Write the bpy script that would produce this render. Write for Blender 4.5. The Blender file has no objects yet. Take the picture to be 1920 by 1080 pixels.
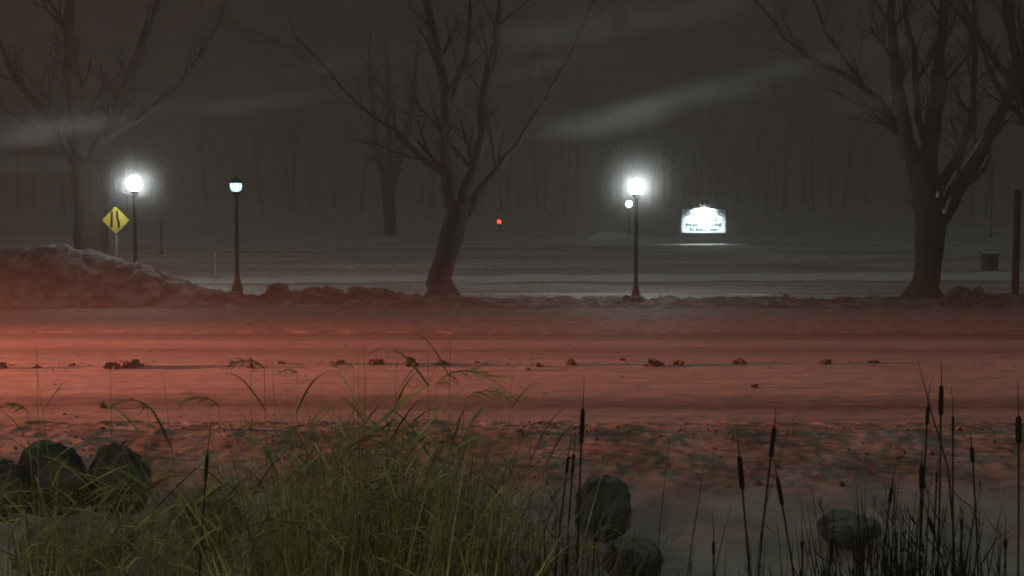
import bpy, math, random
from mathutils import Vector, Matrix, noise as mnoise
R = math.radians
SC = bpy.context.scene
# ------------------------------------------------------------------ camera
CAMZ, F, PITCH = 2.5, 2080.0, math.atan(110/2080.0)
cd = bpy.data.cameras.new('camera'); cam = bpy.data.objects.new('camera', cd); SC.collection.objects.link(cam)
cam.location = (0, 0, CAMZ); cam.rotation_euler = (math.pi/2 - PITCH, 0, 0)
cd.sensor_width = 36; cd.lens = 36*F/1920; cd.clip_start = .05; cd.clip_end = 2000
SC.camera = cam
# ------------------------------------------------------------------ world: snow cloud at night, faint town glow
w = bpy.data.worlds.new('World'); SC.world = w; w.use_nodes = True
wt = w.node_tree; wt.nodes.clear()
wo = wt.nodes.new('ShaderNodeOutputWorld'); wb = wt.nodes.new('ShaderNodeBackground')
wc = wt.nodes.new('ShaderNodeTexCoord'); wm = wt.nodes.new('ShaderNodeMapping'); wn = wt.nodes.new('ShaderNodeTexNoise'); wr = wt.nodes.new('ShaderNodeValToRGB')
wm.inputs['Rotation'].default_value = (0, R(17), 0); wm.inputs['Scale'].default_value = (1.3, 1.3, 7)
wn.inputs['Scale'].default_value = 2.2; wn.inputs['Detail'].default_value = 5; wn.inputs['Roughness'].default_value = .5
wr.color_ramp.elements[0].position = .38; wr.color_ramp.elements[0].color = (.0150, .0108, .0096, 1)
wr.color_ramp.elements[1].position = .75; wr.color_ramp.elements[1].color = (.024, .022, .019, 1)
wt.links.new(wc.outputs['Generated'], wm.inputs['Vector']); wt.links.new(wm.outputs[0], wn.inputs['Vector'])
wt.links.new(wn.outputs['Fac'], wr.inputs[0]); # snow cloud is brighter overhead than at the horizon
ws = wt.nodes.new('ShaderNodeSeparateXYZ'); wz = wt.nodes.new('ShaderNodeMapRange'); wz.interpolation_type = 'SMOOTHSTEP'
wz.inputs['From Min'].default_value = .2; wz.inputs['From Max'].default_value = .9
wt.links.new(wc.outputs['Generated'], ws.inputs[0]); wt.links.new(ws.outputs['Z'], wz.inputs['Value'])
wx = wt.nodes.new('ShaderNodeMix'); wx.data_type = 'RGBA'; wx.inputs['B'].default_value = (.098, .103, .096, 1)
wt.links.new(wz.outputs[0], wx.inputs['Factor']); wt.links.new(wr.outputs[0], wx.inputs['A'])
wt.links.new(wx.outputs['Result'], wb.inputs[0]); wb.inputs[1].default_value = 1.0
wt.links.new(wb.outputs[0], wo.inputs[0])
# ------------------------------------------------------------------ lights of the street outside the frame
def lamp(name, kind, loc, energy, color, size=.1, aim=None, spot=None, blend=.5, parent=None):
    l = bpy.data.lights.new(name, kind); l.energy = energy; l.color = color
    l.shadow_soft_size = size
    if spot: l.spot_size = R(spot); l.spot_blend = blend
    o = bpy.data.objects.new(name, l); SC.collection.objects.link(o); o.location = loc
    if aim: o.rotation_euler = (Vector(aim)-Vector(loc)).to_track_quat('-Z', 'Y').to_euler()
    if parent: o.parent = parent
    return o
# red-orange warning lamps of a vehicle halted on the road left of the frame
vl = lamp('vehicle_light', 'SPOT', (-44, 18.5, 2.8), 470000, (1, .21, .12), .3, aim=(0, 21.4, -3.5), spot=34, blend=.6)
vl.scale = (1, .44, 1)      # a wide flat dipped beam
# yellowish street lamp behind the camera
lamp('street_light', 'POINT', (-7, -7, 7.5), 1060, (1, .98, .58), .5)
# ------------------------------------------------------------------ render settings
SC.view_settings.view_transform = 'Standard'; SC.view_settings.look = 'None'
SC.view_settings.exposure = 0; SC.view_settings.gamma = 1
SC.cycles.use_denoising = True
SC.cycles.filter_width = 2.0
SC.cycles.max_bounces = 5; SC.cycles.volume_bounces = 1
SC.cycles.volume_step_rate = 3; SC.cycles.volume_max_steps = 96
SC.cycles.sample_clamp_indirect = 2.0

# ------------------------------------------------------------------ helpers
def at(px, py, D):
    x = (px-960)/F; y = (540-py)/F
    c, s = math.cos(PITCH), math.sin(PITCH)
    dy = c + y*s; dz = -s + y*c
    t = D/dy
    return Vector((x*t, D, CAMZ + dz*t))
def ppm(D): return F/D        # pixels of the photograph per metre

class MB:
    def __init__(s): s.v = []; s.f = []; s.sm = []
    def face(s, pts, smooth=False):
        n = len(s.v); s.v += [tuple(p) for p in pts]; s.f.append(tuple(range(n, n+len(pts)))); s.sm.append(smooth)
    def box(s, c, d, rot=None):
        n = len(s.v)
        for sx in (-1, 1):
            for sy in (-1, 1):
                for sz in (-1, 1):
                    p = Vector((sx*d[0]/2, sy*d[1]/2, sz*d[2]/2))
                    if rot: p = rot @ p
                    s.v.append(tuple(p+Vector(c)))
        for q in ((0,1,3,2),(4,6,7,5),(0,4,5,1),(2,3,7,6),(0,2,6,4),(1,5,7,3)):
            s.f.append(tuple(n+i for i in q)); s.sm.append(False)
    def tube(s, pts, rad, k=6, cap=True, rough=0, rnd=None):
        pts = [Vector(p) for p in pts]; n0 = len(s.v); up = None
        for i, p in enumerate(pts):
            t = (pts[min(i+1, len(pts)-1)]-pts[max(i-1, 0)]).normalized()
            if up is None: up = Vector((1, 0, 0)) if abs(t.x) < .8 else Vector((0, 1, 0))
            u = (up - t*up.dot(t)).normalized(); up = u; vv = t.cross(u)
            for j in range(k):
                a = 2*math.pi*j/k; r = rad[i]
                if rough: r *= 1 + rough*mnoise.noise(Vector((p.x*3+math.cos(a)*1.7, p.y*3+math.sin(a)*1.7, p.z*1.3)))
                s.v.append(tuple(p + u*math.cos(a)*r + vv*math.sin(a)*r))
        for i in range(len(pts)-1):
            for j in range(k):
                a = n0+i*k+j; b = n0+i*k+(j+1) % k
                s.f.append((a, b, b+k, a+k)); s.sm.append(True)
        if cap:
            s.f.append(tuple(n0+j for j in range(k))[::-1]); s.sm.append(False)
            s.f.append(tuple(n0+(len(pts)-1)*k+j for j in range(k))); s.sm.append(False)
    def lathe(s, prof, c=(0, 0, 0), k=20):
        s.tube([(c[0], c[1], c[2]+z) for r, z in prof], [max(r, .0005) for r, z in prof], k)
    def ribbon(s, pts, wid, side):
        pts = [Vector(p) for p in pts]; n0 = len(s.v); side = Vector(side).normalized()
        for p, q in zip(pts, wid):
            s.v.append(tuple(p-side*q/2)); s.v.append(tuple(p+side*q/2))
        for i in range(len(pts)-1):
            a = n0+2*i; s.f.append((a, a+1, a+3, a+2)); s.sm.append(True)
    def build(s, name, mat, parent=None, loc=None):
        me = bpy.data.meshes.new(name); me.from_pydata(s.v, [], s.f); me.materials.append(mat)
        me.polygons.foreach_set('use_smooth', s.sm); me.update()
        o = bpy.data.objects.new(name, me); SC.collection.objects.link(o)
        if parent: o.parent = parent
        if loc: o.location = loc
        return o
def tag(o, label=None, cat=None, group=None, kind=None):
    for k, v in (('label', label), ('category', cat), ('group', group), ('kind', kind)):
        if v: o[k] = v
    return o
def empty(name, loc, rz=0):
    o = bpy.data.objects.new(name, None); SC.collection.objects.link(o); o.location = loc; o.rotation_euler[2] = rz
    o.empty_display_size = .2
    return o
def copy_tree(o, parent=None):
    c = o.copy(); SC.collection.objects.link(c)
    if parent: c.parent = parent
    for ch in list(o.children): copy_tree(ch, c)
    return c

def mat(name, c1, c2=None, scale=4, rough=.8, bump=0, bscale=None, stretch=(1, 1, 1), lo=.35, hi=.65, metal=0, detail=6, spec=.3, c3=None, s3=1, subs=0):
    m = bpy.data.materials.new(name); m.use_nodes = True; t = m.node_tree; p = t.nodes['Principled BSDF']
    p.inputs['Roughness'].default_value = rough; p.inputs['Metallic'].default_value = metal
    p.inputs['Specular IOR Level'].default_value = spec
    L = t.links.new
    tc = t.nodes.new('ShaderNodeTexCoord'); mp = t.nodes.new('ShaderNodeMapping'); mp.inputs['Scale'].default_value = stretch
    L(tc.outputs['Object'], mp.inputs[0])
    n = t.nodes.new('ShaderNodeTexNoise'); n.inputs['Scale'].default_value = scale; n.inputs['Detail'].default_value = detail
    L(mp.outputs[0], n.inputs['Vector'])
    r = t.nodes.new('ShaderNodeValToRGB'); r.color_ramp.elements[0].position = lo; r.color_ramp.elements[1].position = hi
    r.color_ramp.elements[0].color = (*c1, 1); r.color_ramp.elements[1].color = (*(c2 or c1), 1)
    L(n.outputs['Fac'], r.inputs[0]); out = r.outputs[0]
    if c3:
        n3 = t.nodes.new('ShaderNodeTexNoise'); n3.inputs['Scale'].default_value = s3; n3.inputs['Detail'].default_value = 4
        L(tc.outputs['Object'], n3.inputs['Vector'])
        r3 = t.nodes.new('ShaderNodeValToRGB'); r3.color_ramp.elements[0].position = .5; r3.color_ramp.elements[1].position = .62
        L(n3.outputs['Fac'], r3.inputs[0])
        mx = t.nodes.new('ShaderNodeMix'); mx.data_type = 'RGBA'; mx.inputs['B'].default_value = (*c3, 1)
        L(r3.outputs[0], mx.inputs['Factor']); L(out, mx.inputs['A']); out = mx.outputs['Result']
    L(out, p.inputs['Base Color'])
    if bump:
        b = t.nodes.new('ShaderNodeBump'); b.inputs['Strength'].default_value = 1; b.inputs['Distance'].default_value = bump
        n2 = t.nodes.new('ShaderNodeTexNoise'); n2.inputs['Scale'].default_value = bscale or scale*3; n2.inputs['Detail'].default_value = 6
        L(mp.outputs[0], n2.inputs['Vector']); L(n2.outputs['Fac'], b.inputs['Height']); L(b.outputs[0], p.inputs['Normal'])
    return m
def emis(name, col, s):
    m = bpy.data.materials.new(name); m.use_nodes = True; p = m.node_tree.nodes['Principled BSDF']
    p.inputs['Base Color'].default_value = (*col, 1); p.inputs['Emission Color'].default_value = (*col, 1); p.inputs['Emission Strength'].default_value = s
    return m

M = {}
M['lawn'] = mat('snow_lawn', (.38, .39, .38), (.86, .88, .88), scale=.6, stretch=(.16, 1.0, 1), bump=.05, bscale=5, lo=.36, hi=.66, c3=(.34, .33, .30), s3=6)
M['lit_path'] = mat('lit_snow_path', (.84, .90, .90), (.92, .95, .95), scale=.8, stretch=(.25, 1, 1), bump=.03, bscale=6, lo=.4, hi=.62)  # paler than the lawn for the lamp light its raised edge catches
M['bank'] = mat('dirty_bank', (.075, .05, .035), (.33, .30, .27), scale=1.7, bump=.10, bscale=5, lo=.36, hi=.70, c3=(.10, .085, .05), s3=3)
M['pile'] = mat('plowed_snow', (.11, .09, .08), (.46, .46, .47), scale=1.6, bump=.08, bscale=4, lo=.36, hi=.68, c3=(.15, .10, .07), s3=2)
M['shoulder'] = mat('slush', (.17, .14, .12), (.36, .33, .30), scale=3.5, stretch=(.6, 1, 1), bump=.025, bscale=8, lo=.34, hi=.68, c3=(.22, .16, .13), s3=5)
M['verge'] = mat('verge_snow', (.22, .21, .20), (.55, .53, .52), scale=3.0, bump=.02, bscale=12, lo=.35, hi=.68, c3=(.11, .10, .07), s3=7)
M['ditch'] = mat('ditch_snow', (.38, .37, .36), (.56, .54, .53), scale=1.2, bump=.02, bscale=4, c3=(.28, .27, .25), s3=2.5)
M['clod'] = mat('dirty_clod', (.07, .06, .055), (.20, .185, .17), scale=14, lo=.4, hi=.65)
M['chunk'] = mat('dirty_ice', (.02, .014, .012), (.22, .16, .13), scale=9, bump=.02, lo=.42, hi=.72)
M['bark'] = mat('bark', (.026, .019, .015), (.075, .058, .046), scale=5, stretch=(1, 1, .25), bump=.03, bscale=10)
M['twig'] = mat('twig', (.06, .054, .05), (.16, .155, .15), scale=4)  # tone lightened towards the haze so the twigs fade into it
M['branch'] = mat('hazed_branch', (.028, .022, .018), (.085, .075, .066), scale=3, stretch=(1, 1, .6), bump=.02, bscale=9)  # bark tone shifted towards the haze so the limbs fade
M['black'] = mat('black_metal', (.014, .015, .016), (.024, .025, .026), scale=8, rough=.5, spec=.4)
M['grey_metal'] = mat('galvanised_steel', (.28, .28, .27), (.4, .4, .38), scale=12, rough=.5, metal=.4)
M['yellow'] = mat('sign_yellow', (.52, .41, .055), (.60, .48, .07), scale=7, rough=.55)
M['symbol'] = mat('sign_black', (.012, .010, .006), rough=.6)
M['white'] = mat('board_white', (.62, .72, .78), (.72, .80, .84), scale=3, rough=.5)
M['letters'] = mat('letter_paint', (.035, .07, .075), rough=.6)
M['snow'] = mat('fresh_snow', (.72, .74, .76), (.84, .86, .88), scale=6, bump=.01)
M['wood'] = mat('weathered_wood', (.045, .022, .010), (.11, .055, .022), scale=6, stretch=(2, 2, .3), bump=.01)
M['stick'] = mat('pale_stake', (.42, .38, .28), (.6, .55, .42), scale=8)
M['rock'] = mat('rock', (.045, .047, .045), (.17, .18, .17), scale=5, bump=.03, bscale=12, lo=.38, hi=.7)
M['rocksnow'] = mat('snowy_rock', (.09, .10, .10), (.30, .33, .33), scale=4, bump=.03, bscale=9, lo=.38, hi=.66)
M['reed'] = mat('reed_green', (.17, .19, .06), (.58, .60, .26), scale=5, rough=.6)
M['reed2'] = mat('reed_dry', (.15, .11, .06), (.38, .31, .18), scale=3, rough=.6)
M['stalk'] = mat('cattail_stalk', (.028, .019, .012), (.06, .042, .024), scale=6)
M['spike'] = mat('cattail_spike', (.010, .006, .005), (.026, .014, .010), scale=30, bump=.002)
M['dead'] = mat('dead_weed', (.012, .008, .009), (.035, .022, .022), scale=8)
M['conifer'] = mat('conifer', (.012, .018, .010), (.03, .04, .02), scale=5)
M['bin'] = mat('bin_green', (.09, .12, .11), (.15, .19, .17), scale=6, rough=.6)
M['glow'] = emis('lamp_globe', (.88, 1, .97), 135)
M['glow_dim'] = emis('lamp_globe_dim', (.40, .92, 1), 4.2)
M['glow_far'] = emis('lamp_far', (.80, .95, 1), 16)
M['red'] = emis('signal_red', (1, .05, .02), 9)
M['flood'] = emis('flood_lens', (.90, 1, .85), 9)

def bank_mat():
    m = bpy.data.materials.new('verge_snow'); m.use_nodes = True; t = m.node_tree; p = t.nodes['Principled BSDF']; L = t.links.new
    p.inputs['Roughness'].default_value = .85; p.inputs['Specular IOR Level'].default_value = .2
    tc = t.nodes.new('ShaderNodeTexCoord'); sp = t.nodes.new('ShaderNodeSeparateXYZ'); L(tc.outputs['Object'], sp.inputs[0])
    def noise(sc, det, ro=.6):
        n = t.nodes.new('ShaderNodeTexNoise'); n.inputs['Scale'].default_value = sc; n.inputs['Detail'].default_value = det; n.inputs['Roughness'].default_value = ro
        L(tc.outputs['Object'], n.inputs['Vector']); return n.outputs['Fac']
    def ramp(src, a, ca, b, cb):
        r = t.nodes.new('ShaderNodeValToRGB'); r.color_ramp.elements[0].position = a; r.color_ramp.elements[0].color = (*ca, 1); r.color_ramp.elements[1].position = b; r.color_ramp.elements[1].color = (*cb, 1)
        L(src, r.inputs[0]); return r.outputs[0]
    rough = ramp(noise(6, 10, .75), .36, (.28, .24, .225), .62, (.70, .67, .66))
    grime = ramp(noise(1.1, 5), .42, (.62, .58, .50), .60, (1, 1, 1))
    mu = t.nodes.new('ShaderNodeMix'); mu.data_type = 'RGBA'; mu.blend_type = 'MULTIPLY'; mu.inputs['Factor'].default_value = 1; L(rough, mu.inputs['A']); L(grime, mu.inputs['B'])
    smooth = ramp(noise(1.6, 7, .6), .38, (.40, .385, .38), .66, (.64, .62, .62))
    wob = t.nodes.new('ShaderNodeMath'); wob.operation = 'MULTIPLY_ADD'; wob.inputs[1].default_value = 2.2; L(noise(1.3, 5), wob.inputs[0]); L(sp.outputs['Y'], wob.inputs[2])
    mr = t.nodes.new('ShaderNodeMapRange'); mr.inputs['From Min'].default_value = 12.1; mr.inputs['From Max'].default_value = 13.1; L(wob.outputs[0], mr.inputs['Value'])
    mx = t.nodes.new('ShaderNodeMix'); mx.data_type = 'RGBA'; L(mr.outputs[0], mx.inputs['Factor']); L(smooth, mx.inputs['A']); L(mu.outputs['Result'], mx.inputs['B'])
    L(mx.outputs['Result'], p.inputs['Base Color'])
    b = t.nodes.new('ShaderNodeBump'); b.inputs['Distance'].default_value = .02; L(noise(17, 10, .8), b.inputs['Height']); L(mr.outputs[0], b.inputs['Strength']); L(b.outputs[0], p.inputs['Normal'])
    return m
M['verge'] = bank_mat(); M['slope'] = M['verge']
def snowy_rock(name, lo, hi, cover):
    m = mat(name, lo, hi, scale=5, bump=.05, bscale=7, lo=.38, hi=.68, rough=.9); t = m.node_tree; p = t.nodes['Principled BSDF']; L = t.links.new
    src = p.inputs['Base Color'].links[0].from_socket
    g = t.nodes.new('ShaderNodeNewGeometry'); sp = t.nodes.new('ShaderNodeSeparateXYZ'); L(g.outputs['True Normal'], sp.inputs[0])
    tc = t.nodes.new('ShaderNodeTexCoord'); n = t.nodes.new('ShaderNodeTexNoise'); n.inputs['Scale'].default_value = 7; n.inputs['Detail'].default_value = 6; L(tc.outputs['Object'], n.inputs['Vector'])
    a = t.nodes.new('ShaderNodeMath'); a.operation = 'MULTIPLY_ADD'; a.inputs[1].default_value = .8; L(n.outputs['Fac'], a.inputs[0]); L(sp.outputs['Z'], a.inputs[2])
    mr = t.nodes.new('ShaderNodeMapRange'); mr.inputs['From Min'].default_value = cover; mr.inputs['From Max'].default_value = cover+.12; L(a.outputs[0], mr.inputs['Value'])
    mx = t.nodes.new('ShaderNodeMix'); mx.data_type = 'RGBA'; mx.inputs['B'].default_value = (.24, .245, .245, 1); L(mr.outputs[0], mx.inputs['Factor']); L(src, mx.inputs['A']); L(mx.outputs['Result'], p.inputs['Base Color'])
    return m
M['rock'] = snowy_rock('rock', (.05, .05, .045), (.15, .15, .14), 1.2)
M['rocksnow'] = snowy_rock('snowy_rock', (.07, .08, .08), (.17, .19, .19), 1.15)
# road: packed snow with wheel tracks running along X
def road_mat():
    m = bpy.data.materials.new('packed_snow_road'); m.use_nodes = True; t = m.node_tree; p = t.nodes['Principled BSDF']; L = t.links.new
    p.inputs['Roughness'].default_value = .85; p.inputs['Specular IOR Level'].default_value = .2
    tc = t.nodes.new('ShaderNodeTexCoord'); sp = t.nodes.new('ShaderNodeSeparateXYZ'); L(tc.outputs['Object'], sp.inputs[0])
    wob = t.nodes.new('ShaderNodeTexNoise'); mp = t.nodes.new('ShaderNodeMapping'); mp.inputs['Scale'].default_value = (.09, .5, 1)
    L(tc.outputs['Object'], mp.inputs[0]); L(mp.outputs[0], wob.inputs['Vector']); wob.inputs['Scale'].default_value = 1; wob.inputs['Detail'].default_value = 3
    ma = t.nodes.new('ShaderNodeMath'); ma.operation = 'MULTIPLY_ADD'; ma.inputs[1].default_value = .8; L(wob.outputs['Fac'], ma.inputs[0]); L(sp.outputs['Y'], ma.inputs[2])
    mr = t.nodes.new('ShaderNodeMapRange'); mr.inputs['From Min'].default_value = 14.2; mr.inputs['From Max'].default_value = 26.6; L(ma.outputs[0], mr.inputs['Value'])
    r = t.nodes.new('ShaderNodeValToRGB'); cr = r.color_ramp
    stops = [(0, .62), (.10, .60), (.145, .30), (.19, .34), (.24, .66), (.42, .70), (.56, .66), (.66, .50), (.72, .34), (.77, .42), (.81, .54), (.88, .56), (.93, .33), (1, .22)]
    # the outer elements first, the rest inserted
    cr.elements[0].position = 0; cr.elements[1].position = 1
    for q, v in stops[1:-1]: cr.elements.new(q)
    for e, (q, v) in zip(cr.elements, stops): e.position = q; v *= .88; e.color = (v, v*.92, v*.87, 1)
    L(mr.outputs[0], r.inputs[0])
    n = t.nodes.new('ShaderNodeTexNoise'); n.inputs['Scale'].default_value = 1; n.inputs['Detail'].default_value = 8; n.inputs['Roughness'].default_value = .65
    mp2 = t.nodes.new('ShaderNodeMapping'); mp2.inputs['Scale'].default_value = (.35, 3.2, 1); L(tc.outputs['Object'], mp2.inputs[0]); L(mp2.outputs[0], n.inputs['Vector'])
    r2 = t.nodes.new('ShaderNodeValToRGB'); r2.color_ramp.elements[0].position = .3; r2.color_ramp.elements[0].color = (.62, .60, .58, 1); r2.color_ramp.elements[1].position = .62; r2.color_ramp.elements[1].color = (1, 1, 1, 1)
    L(n.outputs['Fac'], r2.inputs[0])
    mx = t.nodes.new('ShaderNodeMix'); mx.data_type = 'RGBA'; mx.blend_type = 'MULTIPLY'; mx.inputs['Factor'].default_value = 1
    L(r.outputs[0], mx.inputs['A']); L(r2.outputs[0], mx.inputs['B']); L(mx.outputs['Result'], p.inputs['Base Color'])
    n3 = t.nodes.new('ShaderNodeTexNoise'); n3.inputs['Scale'].default_value = 2.5; n3.inputs['Detail'].default_value = 7
    mp3 = t.nodes.new('ShaderNodeMapping'); mp3.inputs['Scale'].default_value = (.8, 2.5, 1); L(tc.outputs['Object'], mp3.inputs[0]); L(mp3.outputs[0], n3.inputs['Vector'])
    b = t.nodes.new('ShaderNodeBump'); b.inputs['Distance'].default_value = .018; L(n3.outputs['Fac'], b.inputs['Height']); L(b.outputs[0], p.inputs['Normal'])
    return m
M['road'] = road_mat()

# ------------------------------------------------------------------ terrain
def lerp_prof(prof, y):
    if y <= prof[0][0]: return prof[0][1]
    for (a, za), (b, zb) in zip(prof, prof[1:]):
        if y <= b:
            t = (y-a)/(b-a); t = t*t*(3-2*t); return za+(zb-za)*t
    return prof[-1][1]
PROF = [(-60, 1.1), (-2, .9), (1, .6), (3, -.1), (5, -.7), (7.5, -.85), (9, -.68), (10.4, -.42), (11.6, -.22), (12.9, -.08), (13.75, .035), (14.3, .0),
        (26.3, .0), (27.0, .05), (33.8, .10), (35.2, .12), (36.6, .12), (38, .14), (41, .12), (46, .34), (50, .62), (58, 1.2), (66, 1.62), (72, 1.80), (90, 1.9), (140, 2.6), (260, 9), (420, 14)]
def fbm(x, y, z=0, o=4):
    return mnoise.fractal(Vector((x, y, z)), 1.0, 2.0, o)
def sm(a, b, x):
    t = min(1, max(0, (x-a)/(b-a))); return t*t*(3-2*t)
def height(x, y, edge=False):
    z = lerp_prof(PROF, y)
    if edge and 14.0 < y < 15: z = (14.25-y)*.12 + .035*fbm(x*2.2, y*2.2, 6) + .02*fbm(x*9, y*9)
    elif edge and 13.8 < y < 15: z += .016*fbm(x*9, y*9)
    if edge and 26.1 < y < 27.1: z = (y-26.6)*.09 + (.035*fbm(x*1.2, y*1.8, 6) + .015*fbm(x*7, y*7))*(1-sm(26.8, 27.1, y))
    if 10.6 < y < 14.0:      # churned verge
        k = sm(10.6, 11.6, y)*(1-sm(13.8, 14.0, y)); z += k*(.012*fbm(x*1.1, y*1.1)+.008*fbm(x*9+3*fbm(x, y), y*9, 3)+.02*max(0, fbm(x*4, y*4, 8)-.25))
    elif y <= 10.6: z += .08*fbm(x*.8, y*.8)*sm(0, 4, y)
    if 27 < y < 34: z += .018*fbm(x*2.2, y*2.6)*sm(27, 28, y)
    if 33.2 < y < 37.4:       # ploughed bank
        k = sm(33.4, 35.0, y)*(1-sm(35.6, 37.3, y))
        px = 960 + x*F/35.2
        amp = .36 - .20*sm(620, 980, px) + .06*sm(1750, 1900, px)
        z += k*(amp*(1+.55*fbm(x*.55, 7)) + .13*fbm(x*1.9, y*1.6, 2) + .06*fbm(x*5, y*5, 5))
    if y > 37: z += .05*fbm(x*.35, y*.5)*sm(37, 40, y)
    if y > 90: z += 1.2*fbm(x*.02, y*.02)*sm(90, 150, y)
    return z
def sheet(name, mtl, xs, ys, label=None, dz=0):
    v = [(x, y, height(x, y, True)+dz) for y in ys for x in xs]; n = len(xs)
    f = [(j*n+i, j*n+i+1, (j+1)*n+i+1, (j+1)*n+i) for j in range(len(ys)-1) for i in range(n-1)]
    me = bpy.data.meshes.new(name); me.from_pydata(v, [], f); me.materials.append(mtl); me.polygons.foreach_set('use_smooth', [True]*len(f))
    o = bpy.data.objects.new(name, me); SC.collection.objects.link(o); o['kind'] = 'structure'
    if label: o['label'] = label
    return o
def fr(a, b, s):
    n = max(1, round((b-a)/s)); return [a+(b-a)*i/n for i in range(n+1)]
sheet('ground', M['ditch'], fr(-60, 60, .5), fr(-60, 0, 4)+fr(0, 9, .3)[1:])
sheet('snow_slope', M['slope'], fr(-12, 12, .1), fr(9, 11.4, .1))
sheet('verge', M['verge'], fr(-16, 16, .055), fr(11.4, 14.7, .055))
for s in (-1, 1):
    xs = fr(12, 60, 2) if s > 0 else fr(-60, -12, 2)
    sheet('snow_slope', M['slope'], xs, fr(9, 11.4, .3))
    xs = fr(16, 60, 1) if s > 0 else fr(-60, -16, 1)
    sheet('verge', M['verge'], xs, fr(11.4, 14.7, .3))
def road():
    xs = fr(-70, -18, 4)+fr(-18, 18, .14)[1:]+fr(18, 70, 4)[1:]; ys = fr(13.9, 27.0, .1); v = []
    for y in ys:
        for x in xs:
            w = y + .25*mnoise.noise(Vector((x*.12, 0, 3)))
            z = -.020*math.exp(-((w-16.2)/.28)**2) - .018*math.exp(-((w-18.2)/.3)**2)*.6 - .025*math.exp(-((w-23.4)/.3)**2) - .022*math.exp(-((w-25.3)/.3)**2) + .014*math.exp(-((w-20.6)/.5)**2)
            v.append((x, y, z + .006*fbm(x*1.5, y*4) + .004*fbm(x*5, y*9, 3)))
    n = len(xs); f = [(j*n+i, j*n+i+1, (j+1)*n+i+1, (j+1)*n+i) for j in range(len(ys)-1) for i in range(n-1)]
    me = bpy.data.meshes.new('road'); me.from_pydata(v, [], f); me.materials.append(M['road']); me.polygons.foreach_set('use_smooth', [True]*len(f))
    o = bpy.data.objects.new('road', me); SC.collection.objects.link(o); o['kind'] = 'structure'
road()
sheet('road_shoulder', M['shoulder'], fr(-26, 26, .13), fr(26.2, 33.5, .13))
sheet('snow_bank', M['bank'], fr(-26, 26, .09), fr(33.5, 37.3, .09))
for s in (-1, 1):
    xs = fr(26, 70, 1) if s > 0 else fr(-70, -26, 1)
    sheet('road_shoulder', M['shoulder'], xs, fr(26.2, 33.5, .6)); sheet('snow_bank', M['bank'], xs, fr(33.5, 37.3, .3))
sheet('lawn', M['lawn'], fr(-90, 90, .8), fr(37.3, 90, .5))
sheet('hill', M['lawn'], fr(-300, 300, 8), fr(90, 420, 8))
# snow covered footpath across the lawn, light on its edge put into the colour, following it 4 mm above
def pathsheet(x0, x1, c0, wd):
    xs = fr(x0, x1, .5); v = []; f = []
    for x in xs:
        c = c0 + 1.0*math.sin(x*.05) + .25*mnoise.noise(Vector((x*.4, 0, 0)))
        for k in range(5):
            y = c + wd*(k/4-.5)*(1+.25*mnoise.noise(Vector((x*.5, 4, 0)))); v.append((x, y, 0))
    for i in range(len(xs)-1):
        for k in range(4): a = i*5+k; f.append((a, a+5, a+6, a+1))
    # follow the lawn's own facets
    def lz(x, y):
        gx = (x+90)/(180/225); gy = (y-37.3)/(52.7/105); i, j = math.floor(gx), math.floor(gy); a, b = gx-i, gy-j
        X = [-90+(180/225)*q for q in (i, i+1)]; Y = [37.3+(52.7/105)*q for q in (j, j+1)]
        return (height(X[0], Y[0])*(1-a)*(1-b)+height(X[1], Y[0])*a*(1-b)+height(X[0], Y[1])*(1-a)*b+height(X[1], Y[1])*a*b)
    v = [(x, y, lz(x, y)+.03) for x, y, z in v]
    me = bpy.data.meshes.new('lit_path'); me.from_pydata(v, [], f); me.materials.append(M['lit_path']); me.polygons.foreach_set('use_smooth', [True]*len(f))
    o = bpy.data.objects.new('lit_path', me); SC.collection.objects.link(o); o['kind'] = 'structure'
pathsheet(-40, 60, 46.6, 2.9)

# ------------------------------------------------------------------ lumps: snow chunks, boulders, piles
def blob(name, c, d, mtl, seed, rough=.35, freq=1.6, sub=3, flat=True, label=None, cat=None, group=None, parent=None, sink=.25, shp=None):
    import bmesh
    bm = bmesh.new(); bmesh.ops.create_icosphere(bm, subdivisions=sub, radius=1)
    for v in bm.verts:
        n = v.co.normalized(); q = n*freq + Vector((seed*3.1, seed*1.7, seed))
        r = 1 + rough*mnoise.fractal(q, 1, 2, 4) + (rough*.35*mnoise.cell(q*1.8) if flat else 0)
        v.co = Vector((n.x*r*d[0]/2, n.y*r*d[1]/2, n.z*r*d[2]))
        if v.co.z < -sink*d[2]: v.co.z = -sink*d[2]
    me = bpy.data.meshes.new(name); bm.to_mesh(me); bm.free(); me.materials.append(mtl)
    me.polygons.foreach_set('use_smooth', [not flat]*len(me.polygons))
    o = bpy.data.objects.new(name, me); SC.collection.objects.link(o); o.location = c
    if parent: o.parent = parent
    return tag(o, label, cat, group)

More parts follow.
